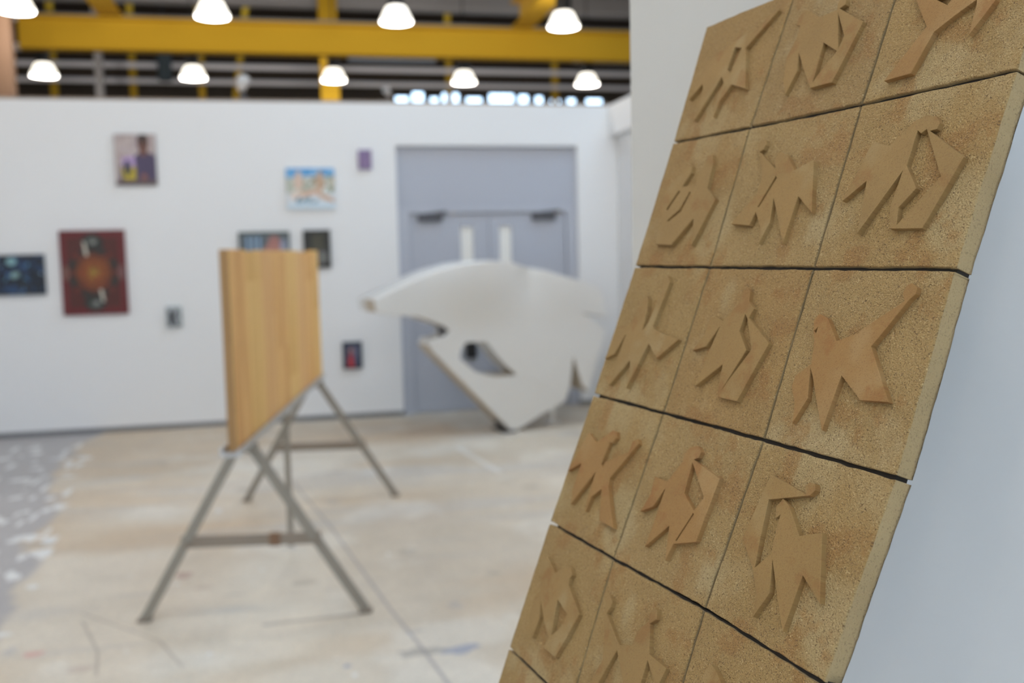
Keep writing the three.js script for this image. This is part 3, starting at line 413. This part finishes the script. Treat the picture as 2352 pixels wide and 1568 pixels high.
  function tileGeo(q, seed) {
    // q: corners top-left, top-right, bottom-right, bottom-left in local metres
    const und = fbm(seed, 5, 3, 0.5), wav = fbm(seed + 50, 12, 3, 0.6), R = 0.0013;
    const ps = [0, 0.0003, 0.0007, 0.0013, 0.0045]; const L = 0.118; const par = ps.map((d) => d / L); const N = 30; for (let i = 1; i < N; i++) par.push(mix(0.0045 / L, 1 - 0.0045 / L, i / N)); for (let i = ps.length - 1; i >= 0; i--) par.push(1 - ps[i] / L);
    const n = par.length, pos = [], idx = [], uvs = [];
    const at = (s, t) => [0, 1].map((k) => mix(mix(q[0][k], q[1][k], s), mix(q[3][k], q[2][k], s), t));
    const inset = (s, t) => { const p = at(s, t), c = at(0.5, 0.5), w = 0.0010 + 0.0013 * (wav(s, t) - 0.35); const ex = s < 0.05 ? 1 : s > 0.95 ? -1 : 0, ey = t < 0.05 ? -1 : t > 0.95 ? 1 : 0; const d = Math.min(s, 1 - s, t, 1 - t) * L, w2 = w * Math.max(0, 1 - d / 0.006); return [p[0] + ex * w2, p[1] + ey * w2]; };
    for (let j = 0; j < n; j++) for (let i = 0; i < n; i++) {
      const s = par[i], t = par[j], p = inset(s, t), d = Math.min(s, 1 - s, t, 1 - t) * L;
      const k = d < R ? R - Math.sqrt(R * R - (R - d) * (R - d)) : 0;
      pos.push(p[0], p[1], -k * 0.75 + (und(s, t) - 0.5) * 0.0014 * Math.min(1, d / 0.01)); uvs.push(p[0] / 0.24, p[1] / 0.24);
    }
    for (let j = 0; j < n - 1; j++) for (let i = 0; i < n - 1; i++) { const a = j * n + i; idx.push(a, a + n, a + 1, a + 1, a + n, a + n + 1); }
    const nFront = idx.length; const ring = []; for (let i = 0; i < n; i++) ring.push(i); for (let j = 1; j < n; j++) ring.push(j * n + n - 1); for (let i = n - 2; i >= 0; i--) ring.push((n - 1) * n + i); for (let j = n - 2; j > 0; j--) ring.push(j * n);
    let prev = ring; const chip = fbm(seed + 99, 10, 3, 0.6);
    for (let k = 1; k <= 4; k++) { const cur = []; ring.forEach((v, m) => { const x = pos[v * 3], y = pos[v * 3 + 1], cx = at(0.5, 0.5), w = (chip(m / ring.length, k / 5) - 0.5) * 0.0008; const dx = x - cx[0], dy = y - cx[1]; const ax = Math.abs(dx) > Math.abs(dy); pos.push(x + (ax ? Math.sign(dx) * w : 0), y + (ax ? 0 : Math.sign(dy) * w), mix(-R * 0.75, -T, k / 4)); uvs.push((x + (ax ? (k / 4) * T * Math.sign(dx) : 0)) / 0.24, (y + (ax ? 0 : (k / 4) * T * Math.sign(dy))) / 0.24); cur.push(pos.length / 3 - 1); }); for (let m = 0; m < ring.length; m++) { const m2 = (m + 1) % ring.length; idx.push(prev[m], prev[m2], cur[m], prev[m2], cur[m2], cur[m]); } prev = cur; }
    const c = at(0.5, 0.5); pos.push(c[0], c[1], -T); uvs.push(0, 0); const ci = pos.length / 3 - 1; for (let m = 0; m < prev.length; m++) idx.push(ci, prev[m], prev[(m + 1) % prev.length]);
    const g = new THREE.BufferGeometry(); g.setAttribute('position', new THREE.Float32BufferAttribute(pos, 3)); g.setAttribute('uv', new THREE.Float32BufferAttribute(uvs, 2)); g.setIndex(idx); g.addGroup(0, nFront, 0); g.addGroup(nFront, idx.length - nFront, 1); g.computeVertexNormals(); return g;
  }
  for (let r = 1; r < ROWS; r++) { const y = BV - (grid[r][0][1] + grid[r][3][1]) / 2000, t = Math.atan2(grid[r][0][1] - grid[r][3][1], 360); part('joint_filler', box(0.3465, 0.004, 0.009), fillMat, panel, [0.0035, y, -T + 0.005], [0, 0, t]); }
  const path = (a, k) => { const o = []; for (let i = 0; i < a.length; i += 2) o.push(new THREE.Vector2(k[0] + a[i] / 1000, k[1] - a[i + 1] / 1000)); return o; };
  const orient = (pts, ccw) => (THREE.ShapeUtils.isClockWise(pts) === ccw ? pts.reverse() : pts);
  function figGeo(polys, k) {
    const BE = 0.0003, s = new THREE.Shape(orient(path(polys[0], k), true)); for (const h of polys.slice(1)) s.holes.push(new THREE.Path(orient(path(h, k), false)));
    const g = new THREE.ExtrudeGeometry(s, { depth: RH + 0.002 - BE, bevelEnabled: true, bevelThickness: BE, bevelSize: BE, bevelOffset: -BE, bevelSegments: 2 }).translate(0, 0, -0.002);
    const p = g.attributes.position, uv = g.attributes.uv; for (let i = 0; i < p.count; i++) uv.setXY(i, p.getX(i) / 0.24 + 0.37, p.getY(i) / 0.24 + 0.11); return g;
  }
  const keys = Object.keys(FIG);
  const tileMat = { '00': 'warm', '01': 'grey', '02': 'sand', 10: 'warm', 11: 'pale', 12: 'sand', 20: 'sand', 21: 'warm', 22: 'pale', 30: 'sand', 31: 'pale', 32: 'sand', 40: 'sand', 41: 'sand', 42: 'sand' };
  const figMat = { '02': 'rust', 22: 'rust', 30: 'rust', 31: 'rust', 32: 'tan', 11: 'tan', 21: 'tan', '01': 'tan', '00': 'tan' };
  for (let r = 0; r < ROWS; r++) for (let c = 0; c < 3; c++) {
    const q = [vert(c, r), vert(c + 1, r), vert(c + 1, r + 1), vert(c, r + 1)].map(([u, v]) => [u - HALF, BV - v]), id = '' + r + c;
    const mt = tileMat[id] ?? ['sand', 'pale', 'warm', 'sand', 'grey'][(r * 3 + c * 2) % 5];
    const tile = part('tile', tileGeo(q, 1000 + r * 37 + c * 11), [body[mt], raw], panel);
    const key = r < 5 && FIG[id] ? id : keys[(r * 5 + c * 3) % keys.length];
    const k = [c * TW - HALF, BV - r * THT];
    const f = part('relief_figure', figGeo(FIG[key], k), fig[figMat[id] ?? 'sand'], tile);
    if (id === '11') part('relief_ball', figGeo([Array.from({ length: 16 }, (_, i) => (i % 2 ? 19.5 + 5.2 * Math.sin((i >> 1) * 0.785) : 25.6 + 5.2 * Math.cos((i >> 1) * 0.785)))], k), fig.sand, tile);
  }
  // foot block on the floor that carries the panel
  const fb = thing('plinth_block', 'low dark block on the floor under the leaning tile panel', 'block', [base.x + 0.005, 0, base.z], -TH);
  part('block', rbox(0.16, base.y - 0.008, 0.36, 0.004, 0.004, (base.y - 0.008) / 2, 0), M.darkGrey, fb);
}
shadows(scene);
renderer.render(scene, camera);
